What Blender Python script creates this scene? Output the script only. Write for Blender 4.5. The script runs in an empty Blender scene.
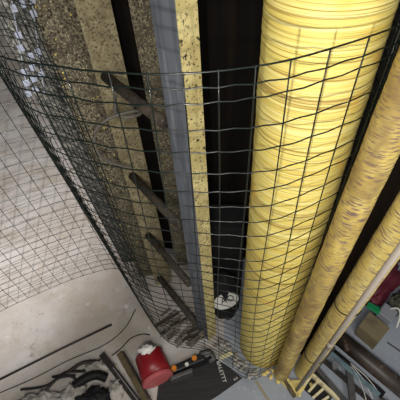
import bpy, bmesh, math, random
from mathutils import Vector, Matrix
random.seed(7)
R = math.radians
S = bpy.context.scene
C = S.collection

# ------------------------------------------------------------------ camera
CAM_H = 1.78
F_PX = 350.0
nadir = Vector((27, -330, -F_PX)).normalized()
upc = -nadir
fwd = Vector((0, 0, -1)); fwd = (fwd - upc * fwd.dot(upc)).normalized()
rgt = fwd.cross(upc)
cam = bpy.data.cameras.new('camera')
cam.sensor_width = 36; cam.lens = F_PX / 400 * 36; cam.clip_start = 0.02
co = bpy.data.objects.new('camera', cam); C.objects.link(co)
co.matrix_world = Matrix.Translation((0, 0, CAM_H)) @ Matrix((rgt, fwd, upc)).to_4x4()
S.camera = co

# ------------------------------------------------------------------ world, lights, exposure
w = bpy.data.worlds.new('world'); S.world = w; w.use_nodes = True
w.node_tree.nodes['Background'].inputs[0].default_value = (0.80, 0.90, 1.0, 1)
w.node_tree.nodes['Background'].inputs[1].default_value = 0.08

def lamp(name, typ, loc, energy, size, target=None, col=(1, 1, 1)):
    l = bpy.data.lights.new(name, typ); l.energy = energy; l.color = col
    if typ == 'AREA': l.shape = 'DISK'; l.size = size
    else: l.shadow_soft_size = size
    o = bpy.data.objects.new(name, l); C.objects.link(o); o.location = loc
    if target: o.rotation_euler = (Vector(target) - Vector(loc)).to_track_quat('-Z', 'Y').to_euler()
    return o
lamp('work_lamp', 'POINT', (-0.05, -0.06, 1.575), 16.5, 0.010, None, (1, 0.96, 0.88))
lamp('overhead_fill', 'AREA', (-0.1, -1.0, 2.75), 23, 1.0, (0.0, 0.8, 0.6), (1, 0.97, 0.92))  # added soft fill for the floor and the roll bottoms
lamp('side_fill', 'AREA', (0.75, -0.7, 1.15), 7.5, 0.35, (0.33, 0.55, 0.25), (1, 0.97, 0.90))  # added unseen fill that brightens the rolls and right floor
sp = lamp('spot_lamp', 'SPOT', (-0.85, -0.5, 2.4), 440, 0.012, (-2.05, 2.6, 0), (1, 0.97, 0.95))
sp.data.spot_size = R(68); sp.data.spot_blend = 0.75

S.view_settings.view_transform = 'Standard'
S.view_settings.look = 'None'
S.view_settings.gamma = 1
S.view_settings.use_curve_mapping = False
S.view_settings.exposure = 0.1

# ------------------------------------------------------------------ materials
def lin(c):
    return tuple((v / 255 / 12.92 if v / 255 <= 0.04045 else ((v / 255 + 0.055) / 1.055) ** 2.4) for v in c) + (1,)

def mat(name, base, rough=0.7, metal=0.0, layers=(), bump=None, spec=0.5):
    """layers: (colour, noise scale xyz, threshold, softness, detail [, kind]); bump: (scale xyz, strength)"""
    m = bpy.data.materials.new(name); m.use_nodes = True
    nt = m.node_tree; N = nt.nodes; L = nt.links
    b = N['Principled BSDF']
    b.inputs['Roughness'].default_value = rough; b.inputs['Metallic'].default_value = metal
    b.inputs['Specular IOR Level'].default_value = spec
    tc = N.new('ShaderNodeTexCoord')
    def noise(sc, detail, kind='noise', off=0.0):
        mp = N.new('ShaderNodeMapping'); mp.inputs['Scale'].default_value = sc
        mp.inputs['Location'].default_value = (off, off * 1.7, off * 0.6)
        L.new(tc.outputs['Object'], mp.inputs['Vector'])
        if kind == 'noise':
            t = N.new('ShaderNodeTexNoise'); t.inputs['Scale'].default_value = 1; t.inputs['Detail'].default_value = detail
            t.inputs['Roughness'].default_value = 0.6
            L.new(mp.outputs[0], t.inputs['Vector']); return t.outputs['Fac']
        t = N.new('ShaderNodeTexVoronoi'); t.inputs['Scale'].default_value = 1
        L.new(mp.outputs[0], t.inputs['Vector']); return t.outputs['Distance']
    cur = None
    for i, ly in enumerate(layers):
        colr, sc, th, soft, det = ly[:5]
        f = noise(sc, det, ly[5] if len(ly) > 5 else 'noise', i * 3.3 + 0.7)
        rp = N.new('ShaderNodeValToRGB')
        rp.color_ramp.elements[0].position = max(0, th - soft); rp.color_ramp.elements[1].position = min(1, th + soft)
        L.new(f, rp.inputs[0])
        mx = N.new('ShaderNodeMix'); mx.data_type = 'RGBA'
        L.new(rp.outputs[0], mx.inputs['Factor'])
        if cur is None: mx.inputs['A'].default_value = lin(base)
        else: L.new(cur, mx.inputs['A'])
        mx.inputs['B'].default_value = lin(colr)
        cur = mx.outputs['Result']
    if cur is None: b.inputs['Base Color'].default_value = lin(base)
    else: L.new(cur, b.inputs['Base Color'])
    if bump:
        f = noise(bump[0], 3)
        bp = N.new('ShaderNodeBump'); bp.inputs['Strength'].default_value = bump[1]; bp.inputs['Distance'].default_value = 0.004
        L.new(f, bp.inputs['Height']); L.new(bp.outputs[0], b.inputs['Normal'])
    return m

u = lambda k: (k, k, k)
M = {}
M['concrete'] = mat('concrete', (184, 176, 169), 0.75, layers=[((204, 199, 195), u(3), .52, .15, 4), ((160, 149, 138), u(1.7), .6, .12, 5), ((168, 156, 138), u(5), .62, .1, 6), ((212, 208, 204), u(14), .69, .06, 5), ((136, 127, 118), u(9), .68, .06, 6), ((140, 132, 124), u(60), .68, .05, 3)], bump=(u(40), .15))
M['tile'] = mat('grey_tile', (152, 158, 168), 0.45, layers=[((128, 132, 142), u(5), .6, .15, 4), ((178, 182, 190), u(40), .68, .08, 3)])
M['wall'] = mat('wall_plaster', (150, 145, 138), 0.85, layers=[((110, 105, 98), u(2), .55, .15, 4)])
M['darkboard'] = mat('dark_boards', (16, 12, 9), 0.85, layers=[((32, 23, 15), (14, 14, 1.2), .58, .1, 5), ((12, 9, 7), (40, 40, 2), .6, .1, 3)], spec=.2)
M['wire'] = mat('green_coated_wire', (9, 20, 17), 0.3, spec=0.5)
M['roll'] = mat('yellow_wound_sheet', (234, 214, 116), 0.55, layers=[((224, 196, 88), (3, 3, 22), .58, .14, 3), ((242, 228, 150), (1.5, 1.5, 190), .56, .06, 2), ((166, 138, 68), (1.3, 1.3, 150), .62, .025, 2), ((176, 148, 74), (1.6, 1.6, 310), .60, .03, 2), ((232, 190, 84), (9, 9, 12), .68, .06, 2)], bump=((1.5, 1.5, 240), .7))
M['roll_b'] = mat('yellow_scuffed_wrap', (190, 164, 84), 0.65, layers=[((216, 196, 116), (20, 20, 6), .56, .12, 3), ((112, 90, 88), (40, 40, 240), .55, .06, 4), ((132, 108, 66), (9, 9, 7), .6, .1, 3)], bump=((45, 45, 210), .3))
M['roll_c'] = mat('pale_yellow_wrap', (212, 188, 104), 0.65, layers=[((230, 214, 142), (20, 20, 6), .55, .1, 3), ((128, 106, 100), (34, 34, 210), .56, .06, 4)], bump=((45, 45, 210), .25))
M['dust_cream'] = mat('dusty_cream_board', (128, 118, 90), 0.95, layers=[((160, 149, 118), u(26), .55, .12, 5), ((84, 72, 52), u(150), .57, .05, 6), ((36, 30, 23), u(90), .66, .04, 5), ((104, 90, 62), u(14), .62, .1, 5)], bump=(u(150), .9))
M['grit'] = mat('gritty_board', (96, 89, 72), 0.95, layers=[((146, 136, 110), u(120), .55, .06, 6), ((46, 40, 32), u(130), .55, .05, 6), ((80, 73, 58), u(18), .58, .1, 5), ((196, 186, 154), u(190), .65, .04, 3)], bump=(u(140), 1))
M['grit_dark'] = mat('shaded_board', (72, 71, 65), 0.95, layers=[((128, 125, 116), u(60), .56, .08, 5), ((40, 40, 36), u(110), .55, .06, 5)], bump=(u(80), .7))  # dark grey deepened to paint the shading behind the mesh fold
M['beam_face'] = mat('chipped_cream_paint', (184, 169, 114), 0.7, layers=[((212, 198, 142), u(14), .55, .1, 3), ((40, 32, 22), u(130), .60, .03, 5), ((64, 54, 38), u(60), .64, .03, 6)], bump=(u(150), .5))
M['beam_side'] = mat('bluegrey_planed_wood', (98, 102, 110), 0.7, layers=[((78, 82, 90), (60, 60, 5), .55, .1, 4), ((120, 124, 130), (90, 90, 8), .62, .06, 3)])
M['rung'] = mat('dark_weathered_wood', (70, 62, 53), 0.8, layers=[((44, 38, 32), u(30), .55, .1, 4), ((100, 90, 78), u(80), .64, .06, 3)], bump=(u(60), .3), spec=.3)
M['flake'] = mat('yellow_flakes', (206, 184, 92), 0.8)
M['flake3'] = mat('pale_chips', (150, 138, 104), 0.9)
M['flake2'] = mat('bark_flakes', (62, 50, 36), 0.9)
M['pipe'] = mat('pale_plastic_pipe', (168, 157, 147), 0.45, layers=[((150, 136, 124), (20, 20, 5), .66, .1, 3)])
M['filler'] = mat('dark_filler', (24, 18, 13), 0.9, layers=[((38, 28, 20), (40, 40, 4), .6, .1, 3)], spec=.1)
M['black'] = mat('black_plastic', (18, 18, 20), 0.55)
M['blackbag'] = mat('black_fabric', (20, 20, 22), 0.8)
M['carton'] = mat('black_carton', (30, 30, 32), 0.6, layers=[((42, 41, 44), (6, 120, 6), .55, .05, 2)])
M['white'] = mat('white_print', (214, 212, 206), 0.6)
M['paper'] = mat('white_crumpled_plastic', (226, 222, 218), 0.4)
M['red'] = mat('red_paint', (134, 22, 30), 0.4, layers=[((112, 30, 30), u(28), .64, .06, 4), ((120, 92, 70), u(35), .74, .03, 3)])
M['redlid'] = mat('faded_red_plastic', (186, 92, 94), 0.5)
M['steel'] = mat('bright_steel', (190, 188, 188), 0.3, 0.8)
M['darksteel'] = mat('dark_steel', (50, 44, 42), 0.5, 0.3, layers=[((80, 68, 58), u(30), .62, .1, 4)])
M['rustpipe'] = mat('dark_brown_pipe', (66, 56, 50), 0.45, 0.0, layers=[((40, 32, 28), (8, 8, 8), .52, .12, 4), ((112, 96, 84), (30, 30, 30), .66, .06, 3)])
M['teal'] = mat('teal_grey_metal', (112, 134, 142), 0.45, 0.2, layers=[((84, 98, 104), u(25), .6, .1, 3)])
M['greymetal'] = mat('grey_painted_metal', (84, 82, 82), 0.5, 0.2, layers=[((58, 54, 52), u(20), .58, .1, 3)])
M['card'] = mat('brown_cardboard', (122, 110, 84), 0.85, layers=[((100, 90, 70), u(14), .58, .1, 3)])
M['maroon'] = mat('maroon_fabric', (92, 24, 38), 0.6, layers=[((64, 16, 28), u(12), .55, .1, 3)])
M['camo'] = mat('grey_green_cloth', (96, 96, 82), 0.85, layers=[((62, 62, 52), u(22), .55, .05, 2), ((200, 196, 188), u(14), .68, .03, 3)])
M['green'] = mat('green_plastic', (24, 134, 84), 0.4)
M['greybox'] = mat('grey_plastic', (140, 142, 150), 0.5)
M['cream'] = mat('cream_plastic', (214, 204, 164), 0.6, layers=[((150, 138, 104), u(40), .62, .08, 3)])
M['foam'] = mat('yellow_foam', (226, 206, 130), 0.9, layers=[((160, 138, 84), u(50), .6, .08, 3)])
M['rag'] = mat('grey_rag', (178, 172, 165), 0.9, layers=[((140, 133, 126), u(24), .55, .1, 3)])
M['rubble'] = mat('grey_chips', (178, 174, 166), 0.9, layers=[((126, 122, 114), u(60), .55, .1, 3)])
M['stick'] = mat('dark_rod', (40, 32, 28), 0.6)
M['cable'] = mat('black_cable', (26, 24, 24), 0.5)
M['greycable'] = mat('grey_cable', (98, 92, 84), 0.6)
M['slat'] = mat('olive_wood', (98, 84, 58), 0.8, layers=[((70, 58, 40), (30, 30, 30), .58, .1, 3)])
M['stem'] = mat('grey_brown_twigs', (124, 115, 102), 0.85, layers=[((70, 62, 52), u(40), .56, .1, 3)])
M['orange'] = mat('orange_plastic', (214, 130, 40), 0.5)
M['bluewhite'] = mat('pale_blue_glare', (150, 155, 170), 0.35)
M['string'] = mat('white_string', (200, 196, 190), 0.8)
M['seam'] = mat('brass_seam', (150, 140, 116), 0.5)

# ------------------------------------------------------------------ mesh helpers (world coordinates)
class B:
    def __init__(s): s.bm = bmesh.new()
    def face(s, vs):
        try: s.bm.faces.new(vs)
        except ValueError: pass
    def box(s, c, size, rz=0, rx=0, ry=0):
        m = Matrix.Translation(c) @ Matrix.Rotation(rz, 4, 'Z') @ Matrix.Rotation(ry, 4, 'Y') @ Matrix.Rotation(rx, 4, 'X')
        a, b, d = [x / 2 for x in size]
        v = [s.bm.verts.new(m @ Vector((x * a, y * b, z * d))) for x in (-1, 1) for y in (-1, 1) for z in (-1, 1)]
        for q in ((0, 1, 3, 2), (4, 6, 7, 5), (0, 4, 5, 1), (2, 3, 7, 6), (0, 2, 6, 4), (1, 5, 7, 3)): s.face([v[i] for i in q])
        return s
    def prism(s, bot, top):
        b = [s.bm.verts.new(p) for p in bot]; t = [s.bm.verts.new(p) for p in top]; n = len(b)
        s.face(b[::-1]); s.face(t)
        for i in range(n): s.face([b[i], b[(i + 1) % n], t[(i + 1) % n], t[i]])
        return s
    def bar(s, p, q, wd, ht):
        p = Vector(p); q = Vector(q); d = (q - p).normalized()
        side = d.cross(Vector((0, 0, 1)))
        side = (Vector((1, 0, 0)) if side.length < 1e-4 else side).normalized(); upv = side.cross(d)
        o = [side * sx * wd / 2 + upv * sy * ht / 2 for sx, sy in ((-1, -1), (1, -1), (1, 1), (-1, 1))]
        return s.prism([p + x for x in o], [q + x for x in o])
    def tube(s, pts, r, n=8, cap=True):
        pts = [Vector(p) for p in pts]; rings = []
        rad = r if hasattr(r, '__len__') else [r] * len(pts)
        for i, p in enumerate(pts):
            d = (pts[min(i + 1, len(pts) - 1)] - pts[max(i - 1, 0)]).normalized()
            ref = Vector((0, 0, 1)) if abs(d.z) < 0.9 else Vector((1, 0, 0))
            a = d.cross(ref).normalized(); b = a.cross(d)
            rings.append([s.bm.verts.new(p + a * rad[i] * math.cos(2 * math.pi * k / n) + b * rad[i] * math.sin(2 * math.pi * k / n)) for k in range(n)])
        for i in range(len(rings) - 1):
            for k in range(n): s.face([rings[i][k], rings[i][(k + 1) % n], rings[i + 1][(k + 1) % n], rings[i + 1][k]])
        if cap: s.face(rings[0][::-1]); s.face(rings[-1])
        return s
    def blob(s, c, size, seed=0, amp=.25, sub=3, rz=0):
        from mathutils import noise
        r = bmesh.ops.create_icosphere(s.bm, subdivisions=sub, radius=1)
        m = Matrix.Rotation(rz, 3, 'Z')
        for v in r['verts']:
            k = 1 + amp * noise.noise(v.co * 2.1 + Vector((seed * 5.1, seed, 0))) + amp * .6 * noise.noise(v.co * 5 + Vector((seed, 2, 7)))
            p = v.co * k
            v.co = Vector(c) + m @ Vector((p.x * size[0], p.y * size[1], max(p.z, -.55) * size[2]))
        return s

def build(name, b, m, parent=None, smooth=False, bevel=0):
    bmesh.ops.recalc_face_normals(b.bm, faces=b.bm.faces[:])
    if bevel: bmesh.ops.bevel(b.bm, geom=b.bm.edges[:], offset=bevel, segments=2, affect='EDGES', profile=.5)
    me = bpy.data.meshes.new(name); 
    vs = b.bm.verts[:]
    if parent: org = Vector(parent['_o'])
    else:
        xs = [v.co for v in vs]
        org = Vector(((min(p.x for p in xs) + max(p.x for p in xs)) / 2, (min(p.y for p in xs) + max(p.y for p in xs)) / 2, min(p.z for p in xs)))
    if smooth:
        for f in b.bm.faces: f.smooth = True
    bmesh.ops.translate(b.bm, verts=vs, vec=-org)
    b.bm.to_mesh(me); b.bm.free(); me.materials.append(m)
    o = bpy.data.objects.new(name, me); C.objects.link(o)
    if parent: o.parent = parent; o['_o'] = tuple(org)
    else: o.location = org; o['_o'] = tuple(org)
    return o
def tag(o, label, cat, group=None):
    o['label'] = label; o['category'] = cat
    if group: o['group'] = group
    return o
def thing(name, label, cat, loc, group=None):
    o = bpy.data.objects.new(name, None); C.objects.link(o); o.location = loc; o['_o'] = tuple(loc)
    o.empty_display_size = .05
    return tag(o, label, cat, group)
def struct(name, b, m):
    o = build(name, b, m); o['kind'] = 'structure'; return o
def pol(az, d, z=0): return Vector((d * math.sin(R(az)), d * math.cos(R(az)), z))
def spline(P, n):
    P = [Vector(p) for p in P]; out = []
    for i in range(len(P) - 1):
        p0, p1, p2, p3 = P[max(i - 1, 0)], P[i], P[i + 1], P[min(i + 2, len(P) - 1)]
        for k in range(n):
            t = k / n
            out.append(.5 * (2 * p1 + (p2 - p0) * t + (2 * p0 - 5 * p1 + 4 * p2 - p3) * t * t + (3 * p1 - p0 - 3 * p2 + p3) * t ** 3))
    return out + [P[-1]]

# ------------------------------------------------------------------ setting
b = B(); b.prism([(-5, -1.5, -.05), (-.12, -1.5, -.05), (-.12, .45, -.05), (.05, .60, -.05), (.55, 4.6, -.05), (-5, 4.6, -.05)], [(-5, -1.5, 0), (-.12, -1.5, 0), (-.12, .45, 0), (.05, .60, 0), (.55, 4.6, 0), (-5, 4.6, 0)])
struct('floor', b, M['concrete'])
b = B(); b.prism([(-.12, -1.5, -.05), (4, -1.5, -.05), (4, 4.6, -.05), (.55, 4.6, -.05), (.05, .60, -.05), (-.12, .45, -.05)], [(-.12, -1.5, 0), (4, -1.5, 0), (4, 4.6, 0), (.55, 4.6, 0), (.05, .60, 0), (-.12, .45, 0)])
struct('floor_tiled', b, M['tile'])
for k, (p, q) in enumerate([((.19, .497, .002), (.30, .28, .002)), ((.86, .62, .0015), (1.15, .30, .0015)), ((1.0, .85, .0015), (1.3, .52, .0015))]):
    struct('trim_%d' % (k + 1), B().bar(p, q, .012 if k == 0 else .006, .004), M['seam'] if k == 0 else M['greymetal'])
struct('wall_back', B().box((-.5, 4.65, 1.5), (9, .1, 3)), M['wall'])

# dark boarding added so the gaps behind the rolls read as shade
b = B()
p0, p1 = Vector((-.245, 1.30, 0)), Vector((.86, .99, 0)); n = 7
root = thing('board_backdrop', 'dark brown partition of upright boards added to darken the gaps behind the rolls', 'backdrop', (p0 + p1) / 2)
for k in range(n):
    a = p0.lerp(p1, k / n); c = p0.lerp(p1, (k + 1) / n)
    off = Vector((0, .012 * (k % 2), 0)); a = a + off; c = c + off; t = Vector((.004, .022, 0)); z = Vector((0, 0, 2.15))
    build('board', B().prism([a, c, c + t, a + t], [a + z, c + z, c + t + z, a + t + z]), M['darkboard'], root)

# ------------------------------------------------------------------ yellow rolls
def lathe_roll(base, top, rad, nz, na, ripple, seed):
    rnd = random.Random(seed); base = Vector(base); top = Vector(top)
    b = B(); rings = []
    ph = [rnd.uniform(0, 6.28) for _ in range(6)]
    ax = (top - base).normalized(); e1 = ax.cross(Vector((0, 1, 0))).normalized(); e2 = ax.cross(e1)
    cur = 0
    for i in range(nz + 1):
        t = i / nz; c = base.lerp(top, t)
        cur = .4 * cur + rnd.uniform(-1, 1)
        k = rad + ripple * cur + ripple * .8 * math.sin(t * 90 + ph[0])
        if i == 0 or i == nz: k -= .004
        ring = []
        for j in range(na):
            a = 2 * math.pi * j / na
            kk = k + ripple * .6 * math.sin(2 * a + ph[1] + t * 40) + ripple * .5 * math.sin(5 * a + ph[2] - t * 65)
            dz = .002 * math.sin(a + ph[3] + t * 5) + .001 * math.sin(3 * a + t * 23)
            ring.append(b.bm.verts.new(c + e1 * kk * math.cos(a) + e2 * kk * math.sin(a) + ax * (dz if 0 < i < nz else 0)))
        rings.append(ring)
    for i in range(nz):
        for j in range(na): b.face([rings[i][j], rings[i][(j + 1) % na], rings[i + 1][(j + 1) % na], rings[i + 1][j]])
    b.face(rings[0][::-1]); b.face(rings[-1])
    return b
r1 = thing('wound_roll', 'thick bright yellow upright roll with fine wound ridges, inside the wire mesh', 'roll', pol(20.9, .707))
build('roll_body', lathe_roll(pol(20.9, .707), pol(20.9, .707, 1.82), .112, 420, 72, .0006, 3), M['roll'], r1, True)
build('core_tube', B().tube([pol(20.9, .707, 1.80), pol(20.9, .707, 1.84)], .03, 20), M['card'], r1, True)

r2b, r2t = pol(31.2, .600, 0), pol(35.2, .612, 1.6)
r2 = thing('wrapped_roll', 'slim yellow upright roll with brown scuffs, right next to the thick mesh-covered roll', 'roll', r2b)
build('roll_body', lathe_roll(r2b, r2t, .034, 200, 32, .0003, 5), M['roll_b'], r2, True)
build('core_tube', B().tube([r2t - Vector((0, 0, .01)), r2t + Vector((0, 0, .02))], .012, 14), M['card'], r2, True)

r3b, r3t = pol(38.7, .665, 0), pol(44.8, .665, 1.5)
r3 = thing('wrapped_roll', 'slim pale yellow upright roll with two dark tie bands, beside the pale pipe', 'roll', r3b)
build('roll_body', lathe_roll(r3b, r3t, .039, 200, 32, .0003, 8), M['roll_c'], r3, True)
for z in (.72, .25):
    c = r3b.lerp(r3t, z / 1.5)
    build('tie_cord', B().tube([c + Vector((.0402 * math.cos(a * math.pi / 16), .0402 * math.sin(a * math.pi / 16), .002 * math.sin(a * .6))) for a in range(33)], .0022, 6, False), M['cable'], r3, True)
build('core_tube', B().tube([r3t - Vector((0, 0, .01)), r3t + Vector((0, 0, .02))], .012, 14), M['card'], r3, True)

tag(build('dark_filler', B().tube([pol(36.0, .76, 0), pol(39.5, .76, 1.6)], .026, 16), M['filler'], None, True), 'dark brown post added as shade in the gap between the two slim yellow rolls', 'filler')  # dark upright put in for the shade between the rolls
pb, pt = pol(39.7, .572, .0), pol(47.4, .595, 1.6)
pp = thing('plastic_pipe', 'thin pale pipe leaning upright at the right side of the yellow rolls', 'pipe', pb)
build('pipe_body', B().tube([pb, pt], .0080, 18), M['pipe'], pp, True)
c = pb.lerp(pt, .36); d = (pt - pb).normalized()
build('pipe_joint', B().tube([c - d * .02, c + d * .02], .0088, 18), M['pipe'], pp, True)

# ------------------------------------------------------------------ ladder frame
lad = thing('ladder_frame', 'chipped cream and blue-grey ladder frame with four dark rungs, standing behind the mesh', 'ladder', (-.1, .9, 0))
E1 = Vector((-.0665, .758, 0)); E2 = Vector((-.016, .70, 0)); E3 = Vector((.0245, .735, 0)); E4 = E1 + E3 - E2
Z = Vector((0, 0, 1.85))
st = build('stringer', B().prism([E1, E2, E3, E4], [p + Z for p in (E1, E2, E3, E4)]), M['beam_side'], lad)
f = (E3 - E2).normalized(); nf = Vector((f.y, -f.x, 0)) * .0022
build('painted_face', B().prism([E2 + nf, E3 + nf, E3 + f * .001, E2], [p + Z for p in (E2 + nf, E3 + nf, E3 + f * .001, E2)]), M['beam_face'], st)['label'] = 'cream front face with dark chips'
ca, cb = pol(-15.6, 1.08), pol(-10.6, 1.08); dn = (cb - ca).normalized(); bk = Vector((-dn.y, dn.x, 0)) * .05
build('stringer', B().prism([ca, cb, cb + bk, ca + bk], [p + Z for p in (ca, cb, cb + bk, ca + bk)]), M['dust_cream'], lad)['label'] = 'dusty cream stringer'
for z in (1.268, .849, .463, .075):
    p = Vector((-.262, 1.045, z)); q = Vector((-.072, .762, z))
    build('rung', B().tube([p, p.lerp(q, .5) + Vector((0, 0, random.uniform(-.004, .004))), q], .0165, 14), M['rung'], lad, True)

def flakes(n, a, c, zmax, nrm, seed, s0=.002, s1=.0065, leantop=None):
    rnd = random.Random(seed); b = B()
    for _ in range(n):
        u_, z = rnd.random(), rnd.uniform(.05, zmax)
        p = a.lerp(c, u_) if leantop is None else a.lerp(c, u_).lerp(leantop[0].lerp(leantop[1], u_), z / zmax)
        p = Vector((p.x, p.y, z)) + nrm * rnd.uniform(.0015, .004)
        b.box(p, (rnd.uniform(s0, s1), .0015, rnd.uniform(s0, s1)), rnd.uniform(-.8, .8), rnd.uniform(-.7, .7), rnd.uniform(-1.5, 1.5))
    return b
front = Vector((.3, -.95, 0)).normalized()
# gritty boards left of the ladder
gb0, gb1, gt0, gt1 = pol(-19.3, 1.17), pol(-15.2, 1.15), pol(-22.0, 1.17, 1.75), pol(-15.2, 1.15, 1.75)
g = thing('gritty_board', 'wide board caked with grit and yellow flakes, left of the ladder', 'board', (gb0 + gb1) / 2)
bk = front * -.025
build('board_panel', B().prism([gb0, gb1, gb1 + bk, gb0 + bk], [gt0, gt1, gt1 + bk, gt0 + bk]), M['grit'], g)
for mname, n_, sd in (('flake', 60, 1), ('flake2', 420, 2)):
    o = build('yellow_flakes' if mname == 'flake' else 'bark_chips', flakes(n_, gb0, gb1, 1.72, front, sd, leantop=(gt0, gt1)), M[mname], g); o['kind'] = 'stuff'
ab0, ab1, at0, at1 = pol(-22.3, 1.32), pol(-18.0, 1.27), pol(-27.2, 1.32, 1.7), pol(-21.6, 1.27, 1.7)
tag(build('shaded_board', B().prism([ab0, ab1, ab1 + bk, ab0 + bk], [at0, at1, at1 + bk, at0 + bk]), M['grit_dark']), 'narrow dark grey board toned down for shading at the left edge behind the mesh fold', 'board')
db0, db1 = pol(-8.1, 1.17), pol(-2.5, 1.17)
g = thing('dusty_plank', 'narrow plank covered in wood chips, seen between ladder stringers', 'plank', (db0 + db1) / 2)
build('plank_panel', B().prism([db0, db1, db1 - Vector((0, -.03, 0)), db0 - Vector((0, -.03, 0))], [p + Vector((0, 0, 1.8)) for p in (db0, db1, db1 - Vector((0, -.03, 0)), db0 - Vector((0, -.03, 0)))]), M['grit'], g)
o = build('bark_chips', flakes(160, db0, db1, 1.75, Vector((0, -1, 0)), 9), M['flake3'], g); o['kind'] = 'stuff'

# loop of cable hung on the ladder stringer
PTS = [(-.227, 1.005, 1.258), (-.245, 1.0, 1.193), (-.25, 1.0, 1.165), (-.22, .992, 1.150), (-.175, 1.0, 1.152), (-.175, 1.005, 1.162), (-.22, .996, 1.164), (-.274, .982, 1.156), (-.314, .97, 1.133), (-.334, .964, 1.092), (-.335, .963, 1.041), (-.313, .971, .993), (-.273, .983, .955), (-.241, .991, .934)]
tag(build('cable_loop', B().tube(spline(PTS, 5), .006, 8), M['greycable'], None, True), 'loop of grey cable hanging over the dusty stringer', 'cable')
# bluish-white cells modelling the glare on the mesh fold
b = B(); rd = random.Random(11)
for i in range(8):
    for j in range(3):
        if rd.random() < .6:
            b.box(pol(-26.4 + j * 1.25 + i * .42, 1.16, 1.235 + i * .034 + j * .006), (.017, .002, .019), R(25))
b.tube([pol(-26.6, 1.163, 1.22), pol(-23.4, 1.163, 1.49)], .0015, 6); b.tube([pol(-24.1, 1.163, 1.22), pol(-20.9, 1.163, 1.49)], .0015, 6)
tag(build('mesh_glare', b, M['bluewhite']), 'pale blue cells modelling glare on the mesh fold at upper left', 'mesh glare')

# ------------------------------------------------------------------ wire mesh
ZT = 1.56
base = [(.40, .86), (.392, .72), (.366, .61), (.328, .566), (.283, .545), (.166, .505), (.05, .582), (-.05, .652), (-.14, .674), (-.215, .704), (-.278, .775), (-.362, .91), (-.437, 1.055), (-.425, 1.072), (-.37, 1.01), (-.318, .95), (-.312, .965), (-.36, 1.04), (-.45, 1.125), (-.55, 1.172), (-.69, 1.148), (-.856, 1.094), (-1.16, .953), (-1.5, .72)]
rim = [(.41, .86), (.396, .71), (.374, .612), (.345, .565), (.310, .527), (.153, .462), (.06, .445), (-.02, .444), (-.085, .455), (-.175, .485), (-.312, .566), (-.44, .80), (-.55, 1.035), (-.535, 1.065), (-.45, 1.01), (-.372, .93), (-.370, .955), (-.44, 1.035), (-.55, 1.115), (-.66, 1.14), (-.77, 1.10), (-.90, 1.03), (-1.2, .92), (-1.52, .72)]
NS = 24
SB = spline([(x, y, 0) for x, y in base], NS); SR = spline([(x, y, ZT) for x, y in rim], NS)
# arc length parameter on the mean curve
mid = [(a + c) / 2 for a, c in zip(SB, SR)]; arc = [0]
for a, c in zip(mid, mid[1:]): arc.append(arc[-1] + (c - a).length)
def at_arc(s):
    s = min(max(s, 0), arc[-1] - 1e-6)
    import bisect
    i = min(bisect.bisect_right(arc, s) - 1, len(arc) - 2); t = (s - arc[i]) / (arc[i + 1] - arc[i])
    return SB[i].lerp(SB[i + 1], t), SR[i].lerp(SR[i + 1], t)
def mesh_pt(s, z, dz=0):
    a, c = at_arc(s); p = a.lerp(c, z / ZT)
    wob = .004 * math.sin(s * 9 + z * 4)
    return Vector((p.x, p.y + wob * .4, z + dz))
STEP = .060
rnd = random.Random(4)
wm = thing('wire_mesh', 'unrolled dark green welded wire mesh standing around the yellow roll and ladder', 'wire mesh', (0, .6, 0))
bh = B(); zrows = [.008 + k * .0518 for k in range(31)]
zrows = [z for z in zrows if z < ZT - .01] + [ZT - .024, ZT]
for k, z in enumerate(zrows):
    ph = rnd.uniform(0, 6.28); pts = []
    s = 0; ds = STEP / 4
    while s < arc[-1]:
        crimp = .0013 * math.sin(2 * math.pi * s / STEP + (math.pi if k % 2 else 0))
        pts.append(mesh_pt(s, z, crimp + .0035 * math.sin(s * 4 + ph) if 0 < k < len(zrows) - 1 else .002 * math.sin(s * 7))); s += ds
    bh.tube(pts,   .0013 if k < len(zrows) - 1 else .0015, 5)
o = build('horizontal_wires', bh, M['wire'], wm, True); o['kind'] = 'stuff'
# one upright falls where the rim crosses the azimuth of the thick roll
import bisect
az = [math.degrees(math.atan2(p.x, p.y)) for p in SR]
S0 = next(arc[i] for i in range(4 * NS, len(SR)) if az[i] < 16.9) % STEP
bv = B(); s = S0
while s < arc[-1]:
    ph = rnd.uniform(0, 6)
    bv.tube([mesh_pt(s + .0025 * math.sin(z * 6 + ph), z) for z in [.006 + (ZT - .006) * i / 24 for i in range(25)]], .0013, 5); s += STEP
o = build('vertical_wires', bv, M['wire'], wm, True); o['kind'] = 'stuff'

# ------------------------------------------------------------------ floor clutter, left
tag(build('thin_rod', B().tube([(-1.12, .556, .006), (-.78, .712, .006), (-.52, .825, .006)], .006, 8), M['stick'], None, True), 'long thin dark rod lying on the pale concrete at lower left', 'rod')
tag(build('thin_cable', B().tube(spline([(-1.12, .50, .003), (-1.02, .534, .003), (-.868, .589, .003), (-.712, .661, .003), (-.544, .722, .003), (-.45, .80, .003), (-.40, .90, .003)], 8), .0025, 6), M['cable'], None, True), 'thin black cable curving over concrete just beneath the long rod', 'cable')
tag(build('short_cable', B().tube(spline([(-.50, .66, .012), (-.455, .70, .004), (-.415, .742, .004), (-.36, .76, .004), (-.315, .754, .004)], 8), .003, 6), M['cable'], None, True), 'short black cable arching behind the red bucket', 'cable')
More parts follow.
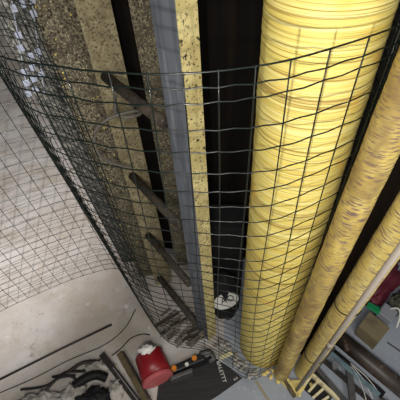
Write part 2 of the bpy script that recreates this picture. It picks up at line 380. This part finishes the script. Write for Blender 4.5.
# corrugated hose
def hose(p, r):
    pts = spline(p, 10); n = len(pts); b = B(); pp_ = []; rr = []
    for i in range(n - 1):
        for t in (0, .25, .5, .75):
            pp_.append(pts[i].lerp(pts[i + 1], t)); rr.append(r * (1.12 if t in (0, .25) else .82))
    return b.tube(pp_, rr, 12)
h = thing('corrugated_hose', 'black ribbed hose bent in an arc beside the dark steel angle', 'hose', (-.58, .57, 0))
build('hose_body', hose([(-.655, .53, .03), (-.60, .558, .04), (-.55, .565, .045), (-.505, .55, .035)], .02), M['black'], h, True)
tag(build('ribbed_conduit', hose([(-.70, .60, .018), (-.645, .632, .02), (-.59, .637, .02), (-.55, .632, .018)], .009), M['darksteel'], None, True), 'thin brown ribbed conduit curved just above the black hose', 'conduit')
for k, (p, lab) in enumerate([([(-.92, .54, .006), (-.80, .548, .008), (-.72, .60, .012), (-.63, .595, .02), (-.58, .61, .012)], 'black cable leading left out of the tangle by the hose'),
                            ([(-.90, .49, .006), (-.80, .52, .02), (-.74, .57, .026), (-.66, .575, .03)], 'black cable lying lowest in the tangle at lower left'),
                            ([(-.78, .585, .006), (-.70, .58, .03), (-.66, .56, .012), (-.62, .50, .01)], 'black cable crossing over the tangle beside the grey rags')]):
    tag(build('tangled_cable', B().tube(spline(p, 8), .006, 8), M['cable'], None, True), lab, 'cable')
for k, (c, sz, lab, mm) in enumerate([((-.80, .47, .02), (.10, .05, .02), 'crumpled grey rag in the bottom left corner', 'rag'),
                                     ((-.655, .49, .02), (.055, .045, .03), 'grey crumpled rag between cable tangle and black void', 'rag'),
                                     ((-.545, .455, .03), (.075, .055, .055), 'black bag lump at the bottom edge under the hose', 'blackbag'),
                                     ((-.46, .50, .02), (.035, .045, .025), 'grey rag wedged left of the dark steel angle', 'rag'),
                                     ((-.57, .605, .015), (.06, .035, .015), 'flattened pale rag between conduit and ribbed hose', 'rag')]):
    tag(build('rag' if mm == 'rag' else 'black_bag', B().blob(c, sz, k + 3, .5, 4), M[mm], None, True), lab, 'rag' if mm == 'rag' else 'bag')
tag(build('foam_cube', B().box((-.478, .595, .013), (.03, .026, .026), .5), M['cream'], None, False, .003), 'small cream cube on the floor left of the dark steel angle', 'block')
# steel angle and wooden slat
a = thing('steel_angle', 'dark steel angle bar with a bright edge at the bottom left', 'angle bar', (-.45, .56, 0))
p, q = Vector((-.545, .665, .02)), Vector((-.335, .42, .02))
build('web', B().bar(p, q, .03, .035), M['darksteel'], a)
sd = (q - p).cross(Vector((0, 0, 1))).normalized()
build('bright_edge', B().bar(p.lerp(q, .3) + Vector((0, 0, .0185)) - sd * .004, q + Vector((0, 0, .0185)) - sd * .004, .005, .004), M['steel'], a)
tag(build('wooden_batten', B().bar((-.462, .668, .013), (-.315, .44, .013), .028, .026), M['slat'], None, False, .002), 'olive brown wooden slat between steel angle and red bucket', 'slat')
tag(build('metal_strip', B().bar((-.436, .660, .03), (-.291, .44, .03), .008, .05), M['darksteel'], None, False, .001), 'narrow dark strip on edge between wooden slat and red bucket', 'strip')
# red bucket on its side, base towards the viewer
ax = Vector((.36, -.90, -.04)).normalized(); rr = .069
p0 = Vector((-.304, .630, rr + .010)); p1 = p0 + ax * .112
bu = thing('red_bucket', 'red bucket lying on its side beneath crumpled white plastic', 'bucket', (p0 + p1) / 2 - Vector((0, 0, rr + .004)))
build('bucket_body', B().tube([p0, p0 + ax * .004, p0 + ax * .06, p1], [rr * .95, rr * .98, rr * .99, rr], 40), M['red'], bu, True)
build('bucket_lid', B().tube([p1, p1 + ax * .003, p1 + ax * .016, p1 + ax * .018], [rr * .98, rr * 1.05, rr * 1.05, rr * 1.02], 40), M['redlid'], bu, False)['label'] = 'faded pinkish round end'
tag(build('crumpled_plastic', B().blob((-.300, .622, .156), (.034, .02, .014), 5, .5, 4, .2), M['paper'], None, True), 'crumpled white plastic lying on top of the red bucket', 'plastic')
# dark carton with white print
ct = thing('black_carton', 'flattened black carton with white lettering on floor below the ladder', 'carton', (-.03, .53, 0))
cc = [(-.262, .545, 0), (-.005, .628, 0), (.13, .512, 0), (.02, .452, 0), (-.07, .41, 0), (-.09, .33, 0), (-.285, .33, 0)]
build('carton_body', B().prism(cc, [(x, y, .004) for x, y, z in cc]), M['carton'], ct)
def text(name, body, size, loc, rot, m, parent):
    cu = bpy.data.curves.new(name, 'FONT'); cu.body = body; cu.size = size; cu.extrude = .0005; cu.align_x = 'CENTER'; cu.align_y = 'CENTER'
    tmp = bpy.data.objects.new(name, cu); C.objects.link(tmp)
    dg = bpy.context.evaluated_depsgraph_get(); me = bpy.data.meshes.new_from_object(tmp.evaluated_get(dg))
    bpy.data.objects.remove(tmp)
    me.transform(Matrix.Translation(Vector(loc) - Vector(parent['_o'])) @ rot.to_4x4())
    me.materials.clear(); me.materials.append(m)
    o = bpy.data.objects.new(name, me); C.objects.link(o); o.parent = parent; return o
text('white_lettering', 'BALETTT', .025, (.034, .548, .0046), Matrix.Rotation(R(-77), 3, 'Z'), M['white'], ct)
text('small_print', 'aus', .016, (.098, .512, .0046), Matrix.Rotation(R(25), 3, 'Z'), M['white'], ct)
# dark printed bag in the gap between ladder and yellow roll
pk = thing('printed_sack', 'black and white printed sack in the gap behind mesh, beside thick yellow roll', 'sack', (.085, .95, 0))
build('sack_body', B().blob((.085, .872, .12), (.078, .085, .20), 12, .12, 4), M['blackbag'], pk, True)
e = Matrix((Vector((1, 0, 0)), Vector((0, .55, .83)), Vector((0, -.83, .55)))).transposed()
patch = []
for k in range(24):
    t = 2 * math.pi * k / 24; patch.append(Vector((.085, .800, .215)) + e @ Vector((.062 * math.cos(t), .042 * math.sin(t) + .012 * math.cos(t), 0)))
build('white_panel', B().prism(patch, [p + e @ Vector((0, 0, .003)) for p in patch]), M['white'], pk)
text('black_lettering', 'AO', .046, Vector((.092, .800, .215)) + e @ Vector((0, .008, .0045)), e @ Matrix.Rotation(.25, 3, 'Z'), M['black'], pk)
tag(build('black_backing', B().box((.10, 1.06, .27), (.20, .15, .54), R(-8)), M['blackbag'], None, False, .004), 'tall black crate added to darken the gap directly behind the printed sack', 'backing')  # black box added to hide the lit floor and keep the gap dark
# twigs and wood scraps at the foot of the ladder
for k in range(26):
    rd = random.Random(100 + k); x = rd.uniform(-.235, -.05); y = .80 - .35 * (x + .23) + rd.uniform(-.075, .075); a = rd.uniform(.25, .75); l = rd.uniform(.03, .07); z = .012 + .0035 * k * .5
    v = Vector((math.cos(a), math.sin(a), rd.uniform(-.1, .1))) * l
    o = build('wood_scrap', B().bar(Vector((x, y, z)) - v, Vector((x, y, z)) + v, rd.uniform(.006, .016), rd.uniform(.004, .009)), M['stem'] if k % 3 else M['flake2'])
    tag(o, 'grey-brown wood scrap in the heap at the foot of the ladder', 'wood scrap', 'wood scraps at the foot of the ladder')
# cordless tool with orange buttons
tl = thing('power_tool', 'black power tool with orange buttons between red bucket and ladder foot', 'tool', (-.14, .59, 0))
TO = Vector((.0, -.042, 0))
tv = lambda L: [Vector(p) + TO for p in L]
build('tool_body', B().prism(tv([(-.235, .60, .0), (-.04, .675, .0), (-.025, .632, .0), (-.215, .572, .0)]), tv([(-.23, .602, .055), (-.05, .665, .06), (-.035, .634, .06), (-.21, .58, .055)])), M['black'], tl, False, .006)
build('tool_grip', B().tube(tv([(-.06, .66, .05), (-.01, .672, .04), (.005, .645, .03), (-.02, .628, .03)]), .014, 12), M['greymetal'], tl, True)
for (x, y) in ((-.185, .603), (-.088, .641)):
    build('orange_button', B().tube(tv([(x, y, .054), (x, y, .068)]), .012, 14), M['orange'], tl)
build('white_dial', B().tube(tv([(-.125, .617, .054), (-.125, .617, .063)]), .009, 14), M['white'], tl)
build('grey_guard', B().prism(tv([(-.205, .575, 0), (-.10, .605, 0), (-.10, .585, 0), (-.205, .555, 0)]), tv([(-.205, .575, .05), (-.10, .605, .05), (-.10, .585, .05), (-.205, .555, .05)])), M['greymetal'], tl, False, .004)
# rubble and foam at the foot of the roll
for k in range(34):
    rd = random.Random(300 + k); t = rd.random(); x = .03 + .17 * t + rd.uniform(-.02, .02); y = .672 - .175 * t + rd.uniform(-.02, .035); s = rd.uniform(.006, .016)
    if (Vector((x, y, 0)) - pol(20.9, .707)).length < .135: continue
    tag(build('rubble_chunk', B().blob((x, y, .012 + (.03 if x < .12 else 0)), (s, s * rd.uniform(.6, 1), s * .8), k, .6, 2), M['rubble']), 'grey chunk of broken plaster along the edge of the black carton', 'rubble', 'plaster chunks at the carton edge')
tag(build('wood_offcut', B().bar((.035, .597, .042), (.095, .615, .046), .018, .014), M['cream'], None, False, .002), 'small cream wood offcut on the black carton edge', 'offcut')
# torn yellow wrap at the feet of the slim rolls
b = B(); rd = random.Random(5)
P = [(.262, .545), (.278, .518), (.305, .480), (.330, .445), (.352, .412), (.395, .435), (.43, .475), (.40, .482), (.35, .482), (.305, .52)]
b.prism([(x, y, .001) for x, y in P], [(x, y, .010 + rd.uniform(-.004, .008)) for x, y in P])
tw = build('torn_wrap', b, M['foam']); tag(tw, 'torn yellow foam wrap crushed on the floor below the slim rolls', 'wrap')
for k, (x, y) in enumerate([(.235, .52), (.262, .505), (.29, .485), (.25, .53), (.375, .425), (.44, .455)]):
    tag(build('foam_scrap', B().blob((x, y, .009), (.012, .009, .008), k + 40, .6, 2, k), M['foam']), 'crumb of yellow foam on the floor at the feet of the rolls', 'foam scrap', 'yellow foam crumbs')
tag(build('wooden_wedge', B().bar((.318, .488, .017), (.352, .412, .017), .016, .022), M['slat'], None, False, .002), 'brown wooden wedge lying on the torn yellow wrap', 'wedge')
# ------------------------------------------------------------------ floor clutter, right
dp = thing('dark_pipe', 'thick dark brown pipe lying on the floor at lower right', 'pipe', (.69, .56, 0))
p, q = Vector((.555, .730, .042)), Vector((.86, .350, .042))
build('pipe_body', B().tube([p, q], .038, 28), M['rustpipe'], dp, True)
dd = (q - p).normalized()
build('pipe_collar', B().tube([p + dd * .015, p + dd * .05], .041, 28), M['darksteel'], dp, True)
tag(build('dark_tube', B().tube([(.497, .69, .019), (.737, .39, .019)], .018, 18), M['black'], None, True), 'thinner black tube along the left side of the thick dark pipe', 'tube')
tag(build('flat_bar', B().bar((.475, .68, .048), (.708, .385, .048), .022, .008), M['teal'], None, False, .001), 'teal-grey flat metal bar beside the black tube', 'metal bar')
fr = thing('folding_stand', 'grey metal folding stand lying flat at lower right', 'stand', (.58, .53, 0))
build('side_bar', B().bar((.44, .65, .03), (.675, .36, .03), .018, .016), M['darksteel'], fr)
build('side_bar', B().bar((.44, .585, .03), (.585, .33, .03), .02, .018), M['greymetal'], fr)
build('cross_bar', B().bar((.47, .52, .046), (.575, .60, .062), .022, .012), M['greymetal'], fr)
build('cross_bar', B().bar((.625, .52, .035), (.585, .345, .035), .026, .014), M['greymetal'], fr)
build('hinge', B().tube([(.56, .52, .02), (.56, .52, .06)], .016, 12), M['steel'], fr)
for k, (p, q, lab) in enumerate([((.63, .51), (.645, .36), 'white string over the folding stand, left one of three'), ((.635, .515), (.675, .375), 'white string over the folding stand, middle one of three'), ((.63, .525), (.71, .40), 'white string over the folding stand, right one of three')]):
    m_ = ((p[0] + q[0]) / 2 + .01, (p[1] + q[1]) / 2, .05)
    tag(build('white_string', B().tube(spline([(*p, .05), m_, (*q, .046)], 6), .0022, 6), M['string'], None, True), lab, 'string')
# cream slatted grate
gr = thing('slatted_grate', 'broken cream slatted grate on the floor beside the pale pipe foot', 'grate', (.48, .45, 0))
build('frame_bar', B().bar((.44, .51, .02), (.54, .385, .02), .016, .02), M['cream'], gr)
for k in range(4):
    o = Vector((.012, -.026, 0)) * k
    build('slat', B().bar(Vector((.405, .455, .014)) + o, Vector((.455, .50, .02)) + o * 1.25, .010, .008), M['cream'], gr)
build('tray', B().box((.47, .44, .003), (.12, .10, .006), R(-50)), M['black'], gr)
tag(build('grey_wad', B().blob((.725, .345, .02), (.035, .025, .03), 21, .6, 3), M['rag'], None, True), 'grey debris wad at the right bottom corner below the strings', 'rag')
# boxes and bags
bx = thing('cardboard_box', 'olive brown cardboard box in front of the maroon bag', 'box', (.78, .69, 0))
q = [(.748, .655), (.83, .675), (.805, .765), (.735, .755)]
q = [(.715, .675), (.775, .590), (.858, .655), (.795, .745)]
build('box_body', B().prism([(x, y, 0) for x, y in q], [(x, y, .09) for x, y in q]), M['card'], bx, False, .002)
qa, qb, qc, qd = [Vector((x, y, .0915)) for x, y in q]
build('box_flap', B().prism([qa, qb, qb.lerp(qc, .48), qa.lerp(qd, .48)], [p + Vector((0, 0, .003)) for p in (qa, qb, qb.lerp(qc, .48), qa.lerp(qd, .48))]), M['card'], bx)
tag(build('brown_carton', B().box((.69, .80, .045), (.085, .10, .09), R(-35)), M['card'], None, False, .002), 'shaded brown carton between pale pipe and cardboard box', 'box')
mb = thing('maroon_bag', 'maroon fabric bag slumped on the floor at right', 'bag', (.92, .93, 0))
build('bag_body', B().blob((.93, .93, .06), (.17, .085, .085), 31, .3, 4, .75), M['maroon'], mb, True)
build('bag_strap', B().tube(spline([(.82, .86, .13), (.90, .88, .165), (.98, .95, .165), (1.05, 1.0, .13)], 6), .008, 8), M['maroon'], mb, True)
tag(build('camouflage_cloth', B().blob((1.01, .80, .035), (.085, .05, .05), 33, .45, 4, .6), M['camo'], None, True), 'grey-green patterned cloth with white patches below the maroon bag', 'cloth')
gc = thing('green_clip', 'bright green plastic clip beside the cardboard box', 'clip', (.82, .765, .12))
gp, gq = Vector((.785, .768, .115)), Vector((.828, .722, .115))
build('clip_jaw', B().bar(gp, gq, .026, .014), M['green'], gc, False, .003)
build('clip_lever', B().bar(gp + Vector((0, 0, .014)), gq + Vector((-.008, .008, .022)), .018, .006), M['green'], gc)
gx = thing('grey_case', 'small blue-grey plastic case behind the cardboard box', 'case', (.872, .725, 0))
build('case_body', B().box((.885, .735, .045), (.075, .07, .09), R(40)), M['greybox'], gx, False, .005)
build('case_handle', B().tube(spline([(.90, .75, .09), (.925, .735, .115), (.925, .705, .10), (.91, .67, .05)], 6), .005, 8), M['white'], gx, True)
tag(build('black_bag', B().blob((1.19, 1.19, .08), (.13, .10, .11), 41, .3, 4), M['blackbag'], None, True), 'black bag behind the maroon bag at the right edge', 'bag')
tag(build('black_cushion', B().blob((1.10, .56, .03), (.09, .13, .05), 43, .3, 4), M['blackbag'], None, True), 'dark cloth lump on the tiles at the right edge', 'cloth')

for o in list(bpy.data.objects):
    if '_o' in o: del o['_o']
